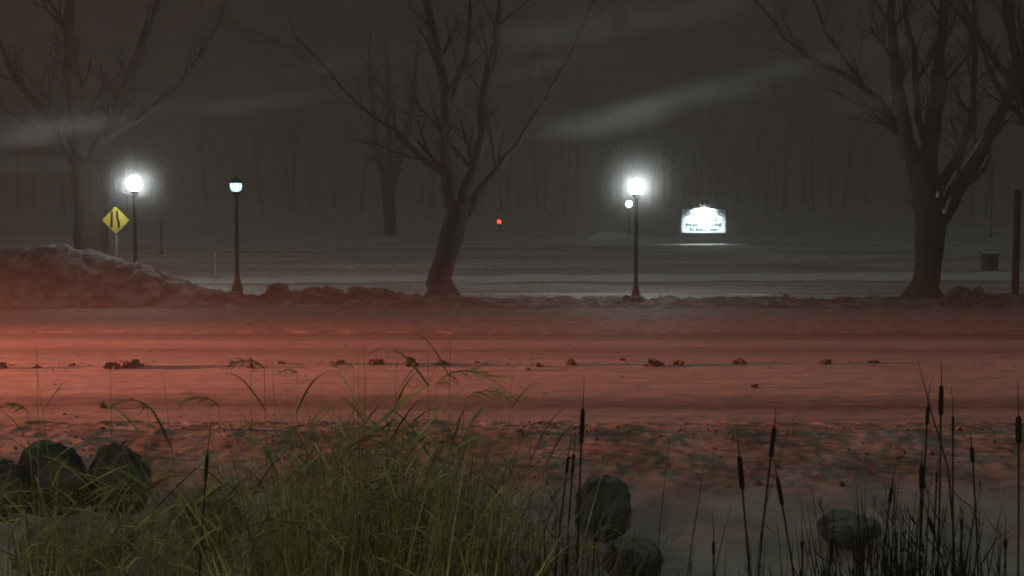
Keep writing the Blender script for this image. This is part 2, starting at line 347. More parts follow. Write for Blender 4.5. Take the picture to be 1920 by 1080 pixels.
# clumps dropped between the lanes: px, py, width px, height px, label
CL = [
 (3, 687, 22, 12, 'dark snow clump on the road cut by the left edge of the picture'),
 (70, 689, 12, 6, 'tiny dark clump on the road between the left edge clump and the first large pair'),
 (134, 686, 12, 6, 'tiny dark clump just left of the large pair of snow clumps on the road'),
 (210, 687, 30, 13, 'large jagged snow clump on the road, left one of the large pair'),
 (248, 684, 38, 14, 'widest snow clump on the road, right one of the large pair'),
 (193, 762, 12, 12, 'small black clump alone on the near lane below the large pair'),
 (470, 688, 12, 8, 'small dark clump on the road left of the tall reeds'),
 (528, 682, 14, 6, 'flat little clump on the road behind the left reed plumes'),
 (636, 681, 24, 8, 'low snow clump on the road behind the middle reeds, left of the dark lump'),
 (705, 680, 26, 12, 'compact dark snow lump on the road between the reed stems'),
 (770, 682, 24, 15, 'tall pale sided snow clump on the road in line with the leaning tree'),
 (830, 683, 26, 6, 'flat trailing clump on the road just right of the tall pale sided one'),
 (893, 681, 9, 4, 'speck sized dark clump, left one of two in the middle of the road'),
 (912, 683, 8, 4, 'speck sized dark clump, right one of two in the middle of the road'),
 (990, 693, 7, 5, 'black speck of dirty ice nearer than the others in mid road'),
 (1012, 687, 14, 6, 'small dark clump just right of the black speck in mid road'),
 (1070, 681, 22, 12, 'spiky dark snow clump on the road straight above the tall cattail'),
 (1168, 676, 9, 5, 'tiny clump on the road below the bright street lamp'),
 (1226, 683, 30, 12, 'broad snow clump on the road right of the bright street lamp'),
 (1272, 682, 20, 9, 'middle sized clump on the road below the lit sign board'),
 (1387, 680, 26, 9, 'low wide clump on the road right of the lit sign board'),
 (1414, 726, 14, 6, 'lone dark chip in the near lane right of centre'),
 (1548, 681, 24, 8, 'flat snow clump on the road left of the forked tree'),
 (1638, 680, 20, 6, 'thin dark clump on the road beneath the forked tree'),
]
for i, (px, py, wp, hp, lb) in enumerate(CL):
    py += hp*.4
    D = CAMZ*F/(py-430)*1.0; p = at(px, py, D); k = ppm(D)
    blob('snow_clump', (p.x, D, .0), (wp/k, max(wp, 10)/k*.8, hp/k*.9), M['chunk'], i+1, rough=.8, freq=2.4, label=lb, cat='snow clump', group='snow clumps dropped on the road', sink=.1)

def crumbs():
    rnd = random.Random(41); m = MB()
    for i in range(420):
        px = rnd.choice([c[0] for c in CL])+rnd.gauss(0, 34) if rnd.random() < .6 else rnd.uniform(-20, 1940)
        y = 20.5+rnd.gauss(0, .28) if rnd.random() < .7 else rnd.uniform(14.4, 26)
        x = (px-960)*y/F; r = rnd.uniform(.006, .028)*(1.5 if rnd.random() < .1 else 1)
        R3 = Matrix.Rotation(rnd.uniform(0, 3), 3, Vector((rnd.random(), rnd.random(), 1)).normalized())
        pts = [R3 @ Vector((sx*r*rnd.uniform(.6, 1.3), sy*r*rnd.uniform(.6, 1.3), sz*r*rnd.uniform(.5, .9)))+Vector((x, y, r*.4)) for sx, sy, sz in ((1, 0, 0), (-1, 0, 0), (0, 1, 0), (0, -1, 0), (0, 0, 1), (0, 0, -1))]
        for a, b, c in ((0, 2, 4), (2, 1, 4), (1, 3, 4), (3, 0, 4), (2, 0, 5), (1, 2, 5), (3, 1, 5), (0, 3, 5)): m.face([pts[a], pts[b], pts[c]])
    tag(m.build('slush_crumbs', M['chunk']), kind='stuff', label='crumbs of dirty slush scattered on the road')
crumbs()
def clods():
    rnd = random.Random(43); m = MB()
    for i in range(1500):
        y = 11.5+2.8*rnd.random()**.7; x = rnd.uniform(-y*.5, y*.5)
        if mnoise.noise(Vector((x*.9, y*1.3, 5))) < rnd.uniform(-.3, .35): continue
        r = rnd.uniform(.008, .03)*(2 if rnd.random() < .06 else 1); z = height(x, y, True)
        R3 = Matrix.Rotation(rnd.uniform(0, 3), 3, Vector((rnd.random(), rnd.random(), 1)).normalized())
        pts = [R3 @ Vector((sx*r*rnd.uniform(.6, 1.3), sy*r*rnd.uniform(.6, 1.3), sz*r*rnd.uniform(.5, .9)))+Vector((x, y, z+r*.25)) for sx, sy, sz in ((1, 0, 0), (-1, 0, 0), (0, 1, 0), (0, -1, 0), (0, 0, 1), (0, 0, -1))]
        for a, b, c in ((0, 2, 4), (2, 1, 4), (1, 3, 4), (3, 0, 4), (2, 0, 5), (1, 2, 5), (3, 1, 5), (0, 3, 5)): m.face([pts[a], pts[b], pts[c]])
    tag(m.build('snow_clods', M['clod']), kind='stuff', label='loose clods of ploughed snow on the near verge')
clods()
# big ploughed pile at left, with its dirty toe
def pile():
    xs = fr(-21, -9.6, .1); ys = fr(33.6, 39.5, .1); v = []; f = []
    for y in ys:
        for x in xs:
            px = 960 + x*F/36.2
            top = 0
            # crest profile in the photograph
            P = [(-250, 470), (-60, 476), (60, 470), (130, 462), (190, 472), (250, 497), (300, 515), (345, 529), (385, 546), (430, 566)]
            yy = P[-1][1]
            if px <= P[0][0]: yy = P[0][1]
            else:
                for (a, za), (b, zb) in zip(P, P[1:]):
                    if px <= b: yy = za+(zb-za)*(px-a)/(b-a); break
            top = at(px, yy, 36.3).z
            k = sm(33.5, 36.3, y)**.8*(1-sm(36.7, 39.5, y))
            base = height(x, y)-.12
            z = base + max(0, top-.10)*k*(1+.10*fbm(x*.8, y*.8)) + k*(.12*fbm(x*1.6, y*1.6, 9)+.05*abs(fbm(x*3.5, y*3.5, 1))+.06*mnoise.cell(Vector((x*2.3+.6*fbm(x*2, y*2), y*2.3+.6*fbm(x*2, y*2, 5), 0)))+.03*fbm(x*9, y*9, 2)-.14)
            v.append((x, y, z))
    n = len(xs)
    f = [(j*n+i, j*n+i+1, (j+1)*n+i+1, (j+1)*n+i) for j in range(len(ys)-1) for i in range(n-1)]
    me = bpy.data.meshes.new('snow_pile'); me.from_pydata(v, [], f); me.materials.append(M['pile']); me.polygons.foreach_set('use_smooth', [True]*len(f))
    o = bpy.data.objects.new('snow_pile', me); SC.collection.objects.link(o)
    tag(o, 'high dirty ploughed snow pile at the far kerb sloping down to the right', 'snow pile')
pile()
for i, (px, py, wp, hp, lb) in enumerate([
    (1812, 572, 74, 36, 'largest brown lump on the far bank, beside the wooden post'),
    (1441, 576, 20, 20, 'small dark upright lump on the far bank, left one of a close pair'),
    (1472, 576, 26, 22, 'small dark upright lump on the far bank, right one of a close pair'),
    (520, 572, 60, 34, 'brown lump on the far bank right of the dim lamp post'),
    (690, 572, 90, 34, 'long brown lump on the far bank between dim lamp and leaning tree'),
    (610, 574, 50, 30, 'rough lump on the far bank halfway from dim lamp to leaning tree'),
    (1590, 578, 70, 20, 'low brown lump on the far bank left of the forked tree'),
    (1180, 576, 60, 20, 'low dark lump on the far bank at the bright lamp post foot'),
    (240, 556, 50, 26, 'dark brown lump low on the big snow pile')]):
    D = 34.9; p = at(px, py, D); k = ppm(D)
    blob('bank_lump', p, (wp/k, .8*wp/k, hp/k), M['bank'], 20+i, rough=.45, freq=1.5, label=lb, cat='snow lump', group='lumps on the far bank', sink=.4)

# ------------------------------------------------------------------ street lamps
def lamp_post(px, ytop, D, ybase, mode, label):
    b = at(px, ybase, D); h = at(px, ytop, D).z - b.z       # height of the globe's centre
    root = empty('street_lamp', b); tag(root, label, 'street lamp', 'post top street lamps along the lawn')
    m = MB(); m.lathe([(.20, -.15), (.20, .04), (.17, .10), (.13, .22), (.10, .36), (.085, .42), (.085, .5)], k=14); m.build('base', M['black'], root)
    m = MB(); m.lathe([(.072, .5), (.066, h*.55), (.058, h-.42), (.075, h-.40), (.075, h-.36), (.055, h-.34)], k=12); m.build('post', M['black'], root)
    m = MB(); m.lathe([(.055, h-.34), (.10, h-.30), (.15, h-.235), (.155, h-.20), (.11, h-.20)], k=16); m.build('holder', M['black'], root)
    r = .26 if mode == 'bright' else .215
    if mode == 'bright':
        m = MB(); m.lathe([(.12, -.2), (.19, -.17), (r*.94, -.08), (r, .03), (r*.9, .14), (r*.62, .23), (r*.3, .285), (.05, .30)], c=(0, 0, h), k=20)
        g = m.build('globe', M['glow'], root)
        m = MB(); m.lathe([(.05, .30), (.06, .315), (.03, .34), (.012, .40), (.002, .43)], c=(0, 0, h), k=10); m.build('finial', M['black'], root)
    else:
        m = MB(); m.lathe([(.10, -.2), (.165, -.13), (.19, -.02), (.185, .06), (.15, .10)], c=(0, 0, h), k=20)
        m.build('globe', M['glow_dim'], root)
        m = MB(); m.lathe([(.235, .07), (.245, .10), (.215, .16), (.15, .225), (.07, .27), (.03, .30), (.01, .34)], c=(0, 0, h), k=20); m.build('hood', M['black'], root)
        for i in range(6):
            a = i*math.pi/3 + .3
            m = MB(); m.tube([(math.cos(a)*q, math.sin(a)*q, h+z) for q, z in ((.14, -.21), (.205, -.13), (.232, 0), (.235, .09))], [.014]*4, 5); m.build('cage_bar', M['black'], root)
    return root
lamp_post(1192, 352, 37.6, 561, 'bright', 'bright street lamp with white globe left of the lit sign board')
lamp_post(255, 346, 39.4, 545, 'bright', 'bright street lamp with white globe rising behind the yellow sign')
lamp_post(445, 348, 38.2, 541, 'dim', 'dim bluish street lamp with dark cage and hood, in front of the open lawn')
# distant lamp, simple post
def far_lamp():
    D = 74; b = at(1179, 452, D); b.z = height(b.x, D)-.05; h = at(1176, 383, D).z-b.z
    root = empty('street_lamp', b); tag(root, 'small distant lit lamp seen just left of the bright lamp post', 'street lamp', 'post top street lamps along the lawn')
    m = MB(); m.lathe([(.12, 0), (.1, .3), (.06, .35), (.05, h-.25), (.1, h-.2)], k=8); m.build('post', M['black'], root)
    m = MB(); m.lathe([(.08, -.2), (.2, -.06), (.23, .06), (.15, .2), (.03, .26)], c=(0, 0, h), k=12); m.build('globe', M['glow_far'], root)
    m = MB(); m.lathe([(.08, .22), (.1, .26), (.01, .4)], c=(0, 0, h), k=8); m.build('finial', M['black'], root)
far_lamp()
# unlit slim lamp posts
def dark_post(px, ytop, D, label, wide=.05):
    b = at(px, 500, D); b.z = height(b.x, D)-.05; h = at(px, ytop, D).z-b.z
    root = empty('unlit_lamp_post', b); tag(root, label, 'lamp post')
    m = MB(); m.lathe([(.13, 0), (.11, .25), (wide, .3), (wide*.9, h-.3)], k=8); m.build('post', M['black'], root)
    m = MB(); m.lathe([(.06, h-.3), (.13, h-.24), (.15, h-.1), (.1, h+.02), (.02, h+.1)], k=10); m.build('lantern', M['grey_metal'], root)
dark_post(303, 412, 58, 'faint unlit post standing right of the left bright lamp')
dark_post(1857, 300, 84, 'faint unlit lamp post rising behind the litter bin')

# red light far off
D = 120; b = at(936, 416, D); gz = height(b.x, D); root = empty('traffic_signal', (b.x, D, gz-.1)); h = b.z-gz+.1
tag(root, 'tiny red signal light far away right of the leaning tree', 'traffic light')
m = MB(); m.lathe([(.12, 0), (.1, .3), (.07, .4), (.06, h-.5)], k=8); m.build('post', M['black'], root)
m = MB(); m.box((0, .02, h), (.42, .3, 1.0)); m.build('housing', M['black'], root)
m = MB(); m.tube([(0, -.15, h+.02), (0, -.20, h+.02)], [.22, .2], 14); m.build('red_lens', M['red'], root)
m = MB(); m.box((0, -.22, h+.30), (.44, .34, .03)); m.build('visor', M['black'], root)

# ------------------------------------------------------------------ warning sign, side road narrows
D = 40.2; c = at(217, 413, D); root = empty('warning_sign', (c.x, D, height(c.x, D)-.2)); hz = c.z-root.location.z
tag(root, 'yellow diamond road sign with two black lane lines beside the left bright lamp', 'road sign')
s = 25.5/ppm(D)
def diamond(r, y0, y1, cr=.05):
    m = MB(); pts = []
    for i in range(4):
        a = math.pi/2*i; cx, cz = math.cos(a)*(r-cr*1.4), math.sin(a)*(r-cr*1.4)
        for j in range(-2, 3):
            b_ = a + j*math.pi/8; pts.append((cx+math.cos(b_)*cr, cz+math.sin(b_)*cr))
    n = len(pts)
    m.face([(x, y0, hz+z) for x, z in pts]); m.face([(x, y1, hz+z) for x, z in pts][::-1])
    for i in range(n):
        (x, z), (x2, z2) = pts[i], pts[(i+1) % n]
        m.face([(x, y0, hz+z), (x, y1, hz+z), (x2, y1, hz+z2), (x2, y0, hz+z2)])
    return m
diamond(s+.02, -.002, .004).build('panel_edge', M['symbol'], root)
diamond(s, -.010, -.004).build('panel', M['yellow'], root)
def strip(pts, wd):
    m = MB()
    for (x, z), (x2, z2) in zip(pts, pts[1:]):
        d = Vector((x2-x, 0, z2-z)).normalized(); q = Vector((d.z, 0, -d.x))*wd/2; e = d*.004
        m.box(((x+x2)/2, -.0135, hz+(z+z2)/2), (wd, .004, (Vector((x2-x, 0, z2-z)).length)+wd*.35), Matrix.Rotation(math.atan2(x2-x, z2-z), 3, 'Y'))
    return m
u = 1/ppm(D)*80/1080
strip([((400-510)*u, (720-890)*u), ((412-510)*u, (720-700)*u), ((422-510)*u, (720-500)*u)], .085).build('lane_line', M['symbol'], root)
strip([((585-510)*u, (720-900)*u), ((590-510)*u, (720-780)*u), ((548-510)*u, (720-640)*u), ((552-510)*u, (720-500)*u)], .085).build('lane_line', M['symbol'], root)
m = MB(); m.box((0, .03, hz/2-.1), (.06, .045, hz+.6)); m.build('post', M['grey_metal'], root)

# pale marker stake
b = at(404, 507, 46); root = MB(); root.tube([(0, 0, -.2), (0, 0, 1.15), (.01, 0, 1.2)], [.035, .032, .022], 8)
o = root.build('marker_stake', M['stick'], loc=(b.x, 46, height(b.x, 46))); tag(o, 'thin pale stake standing in the lawn left of the dim lamp post', 'marker stake')

# ------------------------------------------------------------------ lit sign board
def sign_board():
    D = 66; c = at(1319, 414, D); k = ppm(D); W, H = 82/k, 44/k
    gz = height(c.x, D); root = empty('sign_board', (c.x, D, gz-.1), 0); cz = c.z-(gz-.1)
    tag(root, 'white business sign board with dark lettering lit from above by two lamps', 'sign board')
    m = MB(); m.box((0, 0, cz), (W, .10, H)); m.build('panel', M['white'], root)
    for s_ in (-1, 1):
        m = MB(); m.box((s_*(W/2+.055), .0, cz/2+H/4+.02), (.11, .13, cz+H/2+.10)); m.build('post', M['black'], root)
    for z in (cz+H/2+.035, cz-H/2-.035):
        m = MB(); m.box((0, 0, z), (W-.01, .12, .07)); m.build('rail', M['black'], root)
    def text(s, z, size, width):
        cu = bpy.data.curves.new('lettering', 'FONT'); cu.body = s; cu.size = size; cu.align_x = 'CENTER'; cu.extrude = .004; cu.resolution_u = 2; cu.offset = .007*size/.2
        o = bpy.data.objects.new('tmp', cu); SC.collection.objects.link(o)
        dg = bpy.context.evaluated_depsgraph_get(); me = bpy.data.meshes.new_from_object(o.evaluated_get(dg)); me.name = 'lettering'
        bpy.data.objects.remove(o)
        xs = [v.co.x for v in me.vertices]; sc = width/(max(xs)-min(xs))
        mt = Matrix.Translation((0, -.058, z)) @ Matrix.Rotation(math.pi/2, 4, 'X') @ Matrix.Diagonal((sc, 1, 1, 1))
        me.transform(mt); me.materials.clear(); me.materials.append(M['letters'])
        q = bpy.data.objects.new('lettering', me); SC.collection.objects.link(q); q.parent = root
    text('CHIROPRACTIC', cz+H*.22, .36, W*.82)
    text('CENTRE', cz-H*.01, .33, W*.66)
    text('FAMILY CARE', cz-H*.23, .26, W*.80)
    text('Dr. Bruce L. Turner', cz-H*.41, .23, W*.62)
    zt = cz+H/2
    for s_ in (-1, 1):
        fl = MB(); fl.tube([(s_*.08, -.0, zt+.06), (s_*.08, -.05, zt+.38), (s_*.10, -.45, zt+.46)], [.022]*3, 6); f0 = fl.build('floodlight', M['black'], root)
        fl = MB(); fl.tube([(s_*.10, -.48, zt+.50), (s_*.14, -.44, zt+.36), (s_*.18, -.40, zt+.24)], [.05, .085, .11], 10); fl.build('shade', M['black'], f0)
        fl = MB(); fl.tube([(s_*.178, -.402, zt+.245), (s_*.18, -.40, zt+.225)], [.10, .10], 10); fl.build('lens', M['flood'], f0)
    lamp('sign_flood_light', 'SPOT', (0, -.50, zt+.16), 1500, (.86, 1, .98), .12, parent=root, spot=126, blend=.7).rotation_euler = (R(40), 0, 0)
    # tuft of snowy grass at its foot
    return root
sign_board()

# ------------------------------------------------------------------ litter bin with snow on its lid
D = 50.5; b = at(1855, 504, D); gz = height(b.x, D)
root = empty('litter_bin', (b.x, D, gz)); tag(root, 'square dark litter bin with snow on its lid on the lawn at right', 'litter bin')
m = MB(); m.box((0, 0, .36), (.56, .56, .68)); m.build('body', M['bin'], root)
for q in (-.2, -.07, .07, .2):
    m = MB(); m.box((q, -.29, .36), (.05, .02, .6)); m.build('slat', M['black'], root)
m = MB(); m.box((0, 0, .73), (.64, .64, .06)); m.build('lid', M['bin'], root)
blob('snow_cap', (0, 0, .775), (.66, .66, .10), M['snow'], 3, rough=.3, parent=root, flat=False, sink=.05)
m = MB(); m.tube([(.02, 0, .78), (.02, 0, .9), (.06, 0, .95)], [.03, .03, .02], 6); m.build('handle', M['black'], root)

# ------------------------------------------------------------------ wooden post at right
D = 35.6; b = at(1903, 566, D); h = at(1903, 356, D).z-b.z
m = MB(); wd = 13/ppm(D)
n = 12
m.tube([(0.0, 0, -.3), (0, 0, h*.3), (.01, 0, h*.6), (0, 0, h-.03), (0, 0, h)], [wd/2*1.06, wd/2*1.02, wd/2, wd/2*.98, wd/2*.8], 10, rough=.08)
o = m.build('wooden_post', M['wood'], loc=b); tag(o, 'thick bare wooden post at the far kerb near the right edge of the picture', 'post')

# ------------------------------------------------------------------ bare trees
def grow(mb, tw, p, d, r, L, rnd, lvl, maxlvl, up=.12, kids=3):
    n = 6 if lvl < 2 else 4; pts = [p]; rad = [r]; q = p.copy(); dd = d.normalized()
    for i in range(n):
        dd = (dd + Vector((rnd.uniform(-1, 1), rnd.uniform(-1, 1), rnd.uniform(-.6, 1)))*.13 + Vector((0, 0, up*.35))).normalized()
        q = q + dd*L/n; pts.append(q.copy()); rad.append(r*(1-.62*(i+1)/n))
    (mb if r > .035 else tw).tube(pts, rad, 7 if r > .06 else (4 if r > .015 else 3), cap=False)
    if lvl >= maxlvl: return
    for k in range(kids + (1 if lvl == 0 else 0)):
        t = rnd.uniform(.3, .98); i = min(n-1, int(t*n)); s = pts[i].lerp(pts[i+1], t*n-i)
        base = (pts[i+1]-pts[i]).normalized(); ax = Vector((rnd.uniform(-1, 1), rnd.uniform(-1, 1), rnd.uniform(-.3, .3)))
        ax = (ax-base*ax.dot(base)).normalized()
        nd = (base*math.cos(R(rnd.uniform(22, 48)))+ax*math.sin(R(rnd.uniform(22, 48)))).normalized()
        rr = rad[i]*rnd.uniform(.42, .66); grow(mb, tw, s, nd, max(rr, .006), L*rnd.uniform(.5, .78), rnd, lvl+1, maxlvl, up, kids)

def tree(px, D, trunk, limbs, label, seed, name='bare_tree', roots=None, maxlvl=4, kids=4):
    """trunk/limbs: lists of (px, py, width px, depth offset m)"""
    rnd = random.Random(seed); b = at(trunk[0][0], trunk[0][1], D); root = empty(name, b); tag(root, label, 'tree')
    k = ppm(D); mb = MB(); tw = MB(); br = MB()
    def conv(l): return [at(a, c_, D+(e[0] if e else 0))-b if False else (at(a, c_, D)+Vector((0, (e[0] if e else 0), 0))-b) for a, c_, w_, *e in l], [w_/k/2 for a, c_, w_, *e in l]
    P, Rr = conv(trunk)
    # densify
    def dens(P, Rr, s=.35):
        o, q = [P[0]], [Rr[0]]
        for i in range(len(P)-1):
            n = max(1, int((P[i+1]-P[i]).length/s))
            for j in range(1, n+1): o.append(P[i].lerp(P[i+1], j/n)); q.append(Rr[i]+(Rr[i+1]-Rr[i])*j/n)
        return o, q
    P, Rr = dens(P, Rr); P.insert(0, P[0]-Vector((0, 0, .3))); Rr.insert(0, Rr[0]*1.15)
    mb.tube(P, Rr, 14, cap=True, rough=.22)
    if roots:
        for a in roots: 
            d = Vector((math.cos(a), math.sin(a), 0)); mb.tube([P[1]+Vector((0, 0, .5))+d*Rr[1]*.3, P[1]+d*Rr[1]*.9+Vector((0, 0, .12)), P[1]+d*Rr[1]*1.7-Vector((0, 0, .2))], [Rr[1]*.5, Rr[1]*.42, Rr[1]*.2], 7)
    for l in limbs:
        Q, q = conv(l); Q, q = dens(Q, q, .5)
        for i in range(1, len(Q)): Q[i] = Q[i]+Vector((rnd.uniform(-1, 1), rnd.uniform(-1, 1), rnd.uniform(-1, 1)))*.045
        br.tube(Q, q, 9, cap=True, rough=.18)
        for j in range(2, len(Q), 2):
            base = (Q[j]-Q[j-1]).normalized(); 
            for _ in range(2):
                ax = Vector((rnd.uniform(-1, 1), rnd.uniform(-1, 1), rnd.uniform(-.2, .5))).normalized()
                nd = (base*.75+ax*.75).normalized(); grow(br, tw, Q[j], nd, max(q[j]*rnd.uniform(.3, .5), .012), rnd.uniform(1.0, 2.3), rnd, 2, maxlvl, kids=kids)
        # continue past the top of the picture
        base = (Q[-1]-Q[-2]).normalized(); grow(br, tw, Q[-1], base, q[-1]*.95, 3.2, rnd, 1, maxlvl, kids=kids)
    mb.build('trunk', M['bark'], root); br.build('branches', M['branch'], root); tw.build('twigs', M['twig'], root)
    return root, b

tree(825, 37.8, [(830, 556, 46), (822, 530, 46), (834, 490, 42), (848, 440, 42), (858, 400, 46), (862, 378, 50)],
     [[(874, 400, 20), (900, 358, 17, .3), (930, 318, 13, .6), (968, 268, 10, .8), (1010, 205, 8, 1), (1050, 130, 6, 1.2)],
      [(850, 385, 32), (842, 330, 27), (838, 260, 22, -.3), (836, 180, 18, -.4), (822, 90, 14, -.5), (800, 0, 11, -.5)],
      [(866, 382, 28), (888, 320, 22, .2), (905, 250, 19, .3), (905, 170, 16, .4), (925, 80, 12, .5), (938, -10, 9, .6)],
      [(848, 340, 14), (800, 300, 11, -.4), (745, 250, 8, -.8), (690, 215, 6, -1)],
      [(838, 200, 11), (870, 110, 9, .3), (880, 20, 7, .4)]],
     'bare tree with a leaning trunk standing on the lawn in mid picture', 11, roots=[3.3, 4.2, .2])
rt, rb = tree(1735, 38.2, [(1731, 556, 52), (1738, 520, 50), (1742, 470, 52), (1744, 420, 55), (1741, 380, 58), (1736, 340, 56), (1728, 300, 56)],
     [[(1765, 412, 34), (1790, 360, 30, -.2), (1815, 315, 27, -.3), (1845, 258, 23, -.4), (1885, 180, 19, -.4), (1930, 90, 14, -.4), (1960, 10, 10, -.4)],
      [(1752, 372, 26, .2), (1784, 330, 20, .4), (1812, 285, 17, .5), (1835, 220, 13, .6), (1846, 120, 10, .8), (1850, 0, 8, 1)],
      [(1722, 320, 34), (1700, 260, 28), (1688, 210, 24, -.2), (1672, 120, 19, -.3), (1664, 0, 13, -.4)],
      [(1740, 315, 36), (1752, 240, 30, .2), (1762, 170, 24, .3), (1772, 90, 18, .4), (1780, 0, 13, .5)],
      [(1702, 262, 16), (1655, 185, 13, .3), (1590, 135, 11, .5), (1530, 105, 9, .7), (1480, 60, 7, .9), (1450, 10, 5, 1)],
      [(1640, 178, 9, .3), (1590, 120, 8, .1), (1545, 60, 6, -.2), (1520, 0, 5, -.3)],
      [(1745, 285, 16, .15), (1722, 215, 13), (1712, 130, 11, -.3), (1690, 40, 8, -.5), (1680, -20, 7, -.5)]],
     'large forked bare tree with snow in its fork beside the wooden post', 23, roots=[2.9, 4.5, .1])
for px, py, wx, hh, dy in ((1758, 366, .10, .12, -.55), (1771, 397, .12, .12, -.62)):
    p = at(px, py, 38.2+dy)-rb; blob('snow_patch', p, (wx, wx*.8, hh), M['snow'], px % 17, rough=.5, parent=rt, flat=False, sink=.6)
def rim(pts, D0, wd, lab=None):
    P = [at(x, y, D0+dy)-rb for x, y, dy in pts]; Q = []
    for i in range(len(P)-1):
        for j in range(5): Q.append(P[i].lerp(P[i+1], j/5))
    Q.append(P[-1]); n = len(Q)-1; rr = random.Random(len(Q)+int(pts[0][0]))
    m = MB(); m.tube(Q, [max(.008, wd*math.sin(math.pi*(i+.4)/(n+.8))*rr.uniform(.55, 1.2)) for i in range(n+1)], 7); m.build('snow_ridge', M['snow'], rt)
rim([(1771, 402, -.42), (1776, 384, -.45), (1784, 366, -.5)], 38.2, .055)
rim([(1756, 376, -.5), (1759, 364, -.45), (1768, 350, -.2)], 38.2, .05)
rim([(1812, 304, -.62), (1826, 282, -.66), (1838, 262, -.68), (1846, 246, -.70)], 38.2, .05)
tree(170, 43, [(172, 530, 66), (170, 460, 60), (168, 400, 58), (164, 340, 60), (160, 300, 56)],
     [[(162, 310, 40), (150, 240, 32), (142, 150, 26, -.3), (135, 60, 20, -.3), (130, -20, 16)],
      [(170, 310, 34), (205, 240, 26, .3), (232, 150, 20, .5), (262, 60, 15, .6), (290, -20, 10, .8)],
      [(152, 320, 24), (110, 260, 19, .2), (60, 190, 14, .3), (10, 130, 10, .4)],
      [(200, 260, 16), (260, 220, 12, .2), (330, 160, 9, .3), (380, 90, 7, .3)]],
     'thick dark bare tree behind the snow pile left of the yellow sign', 5)
tree(732, 96, [(734, 470, 24), (732, 430, 22), (730, 390, 24), (728, 350, 24)],
     [[(728, 360, 16), (710, 300, 13), (700, 220, 10, .5), (690, 130, 7, .5)], [(730, 360, 16), (752, 290, 13, .3), (772, 200, 10, .5), (780, 100, 7, .5)], [(728, 352, 14), (731, 270, 10, -.4), (728, 150, 7, -.4)]],
     'slim faint bare tree beyond the lawn left of the leaning tree', 8, kids=2)
tree(1975, 36.5, [(1978, 570, 60), (1982, 470, 56), (1985, 380, 54), (1984, 320, 50)],
     [[(1982, 340, 34), (1950, 250, 28), (1925, 160, 22, .3), (1905, 60, 16, .3), (1895, -20, 12)],
      [(1984, 330, 30), (1996, 240, 26), (1990, 130, 20, .5), (1960, 30, 14, .5), (1950, -20, 12, .5)],
      [(1930, 180, 16), (1880, 120, 12, .3), (1840, 60, 9, .4), (1800, 10, 7, .4)],
      [(1950, 255, 18), (1905, 215, 13, -.3), (1870, 180, 9, -.4), (1840, 130, 7, -.5)]],
     'dark dense branches of a bare tree reaching in at the upper right corner', 31, kids=5)
# faint trees beyond the lawn: three kinds built once, then copied
def woods():
    rnd = random.Random(19); m = MB()
    for t in range(130):
        D = rnd.uniform(185, 250); px = rnd.uniform(-150, 2070); x = at(px, 440, D).x; h = rnd.uniform(10, 28); p = Vector((x, D, height(x, D)-.3))
        lean = Vector((rnd.uniform(-.12, .12), 0, 1)); q = [p+lean*h*k/5 for k in range(4)]; r = rnd.uniform(.14, .34)
        m.tube(q, [r, r*.85, r*.7, r*.55], 6)
        for k in range(6):
            a = rnd.uniform(0, 6.28); grow(m, m, q[-1 - rnd.randint(0, 1)], Vector((math.cos(a)*rnd.uniform(.3, .9), math.sin(a)*.5, 1)), r*.4, h*rnd.uniform(.3, .5), rnd, 2, 4, up=.25, kids=3)
    tag(m.build('woods', M['bark']), kind='stuff', label='dark wood of bare trees far beyond the lawn, lost in blowing snow')
woods()

# evergreen whose dark crown fills the upper right corner
def conifer(px, D, h, z0, rad, seed, label, n=2600):
    rnd = random.Random(seed); x = at(px, 500, D).x; root = empty('evergreen_tree', (x, D, height(x, D)-.1)); tag(root, label, 'tree')
    m = MB(); m.lathe([(.3, 0), (.24, h*.3), (.14, h*.7), (.03, h)], k=10); m.build('trunk', M['bark'], root)
    m = MB()
    for i in range(n):
        t = rnd.random()**.8; z = z0+(h-z0)*t; r = rad*(1-t)**.8*rnd.uniform(.25, 1)*(1+.25*math.sin(z*3.1)); a = rnd.uniform(0, 6.28)
        d = Vector((math.cos(a), math.sin(a), -.28)); p = Vector((math.cos(a)*r, math.sin(a)*r, z-.25*r)); L = rnd.uniform(.35, .8)
        m.ribbon([p-d*L*.4, p+Vector((0, 0, .04)), p+d*L*.6-Vector((0, 0, .06))], [.05, rnd.uniform(.16, .3), .02], (-math.sin(a), math.cos(a), rnd.uniform(-.5, .5)))
    m.build('crown', M['conifer'], root)
def shrub(px, D, wd, h, seed, label):
    rnd = random.Random(seed); x = at(px, 440, D).x; root = empty('evergreen_shrub', (x, D, height(x, D)-.05)); tag(root, label, 'shrub', 'shrubs beside the lit sign board')
    m = MB(); m.lathe([(.09, 0), (.06, h*.5), (.02, h*.9)], k=7); m.build('trunk', M['bark'], root)
    m = MB()
    for i in range(1100):
        v = Vector((rnd.gauss(0, 1), rnd.gauss(0, 1), rnd.gauss(0, 1))).normalized()*rnd.uniform(.5, 1)**.5
        v *= 1+.25*mnoise.noise(v*2.5+Vector((seed, 0, 0)))
        p = Vector((v.x*wd/2, v.y*wd/2, h*.52+v.z*h*.5)); d = Vector((rnd.uniform(-1, 1), rnd.uniform(-1, 1), rnd.uniform(-.2, 1))).normalized()*.16
        m.ribbon([p-d, p, p+d], [.02, .09, .01], (rnd.uniform(-1, 1), rnd.uniform(-1, 1), rnd.uniform(-1, 1)))
    m.build('crown', M['conifer'], root)
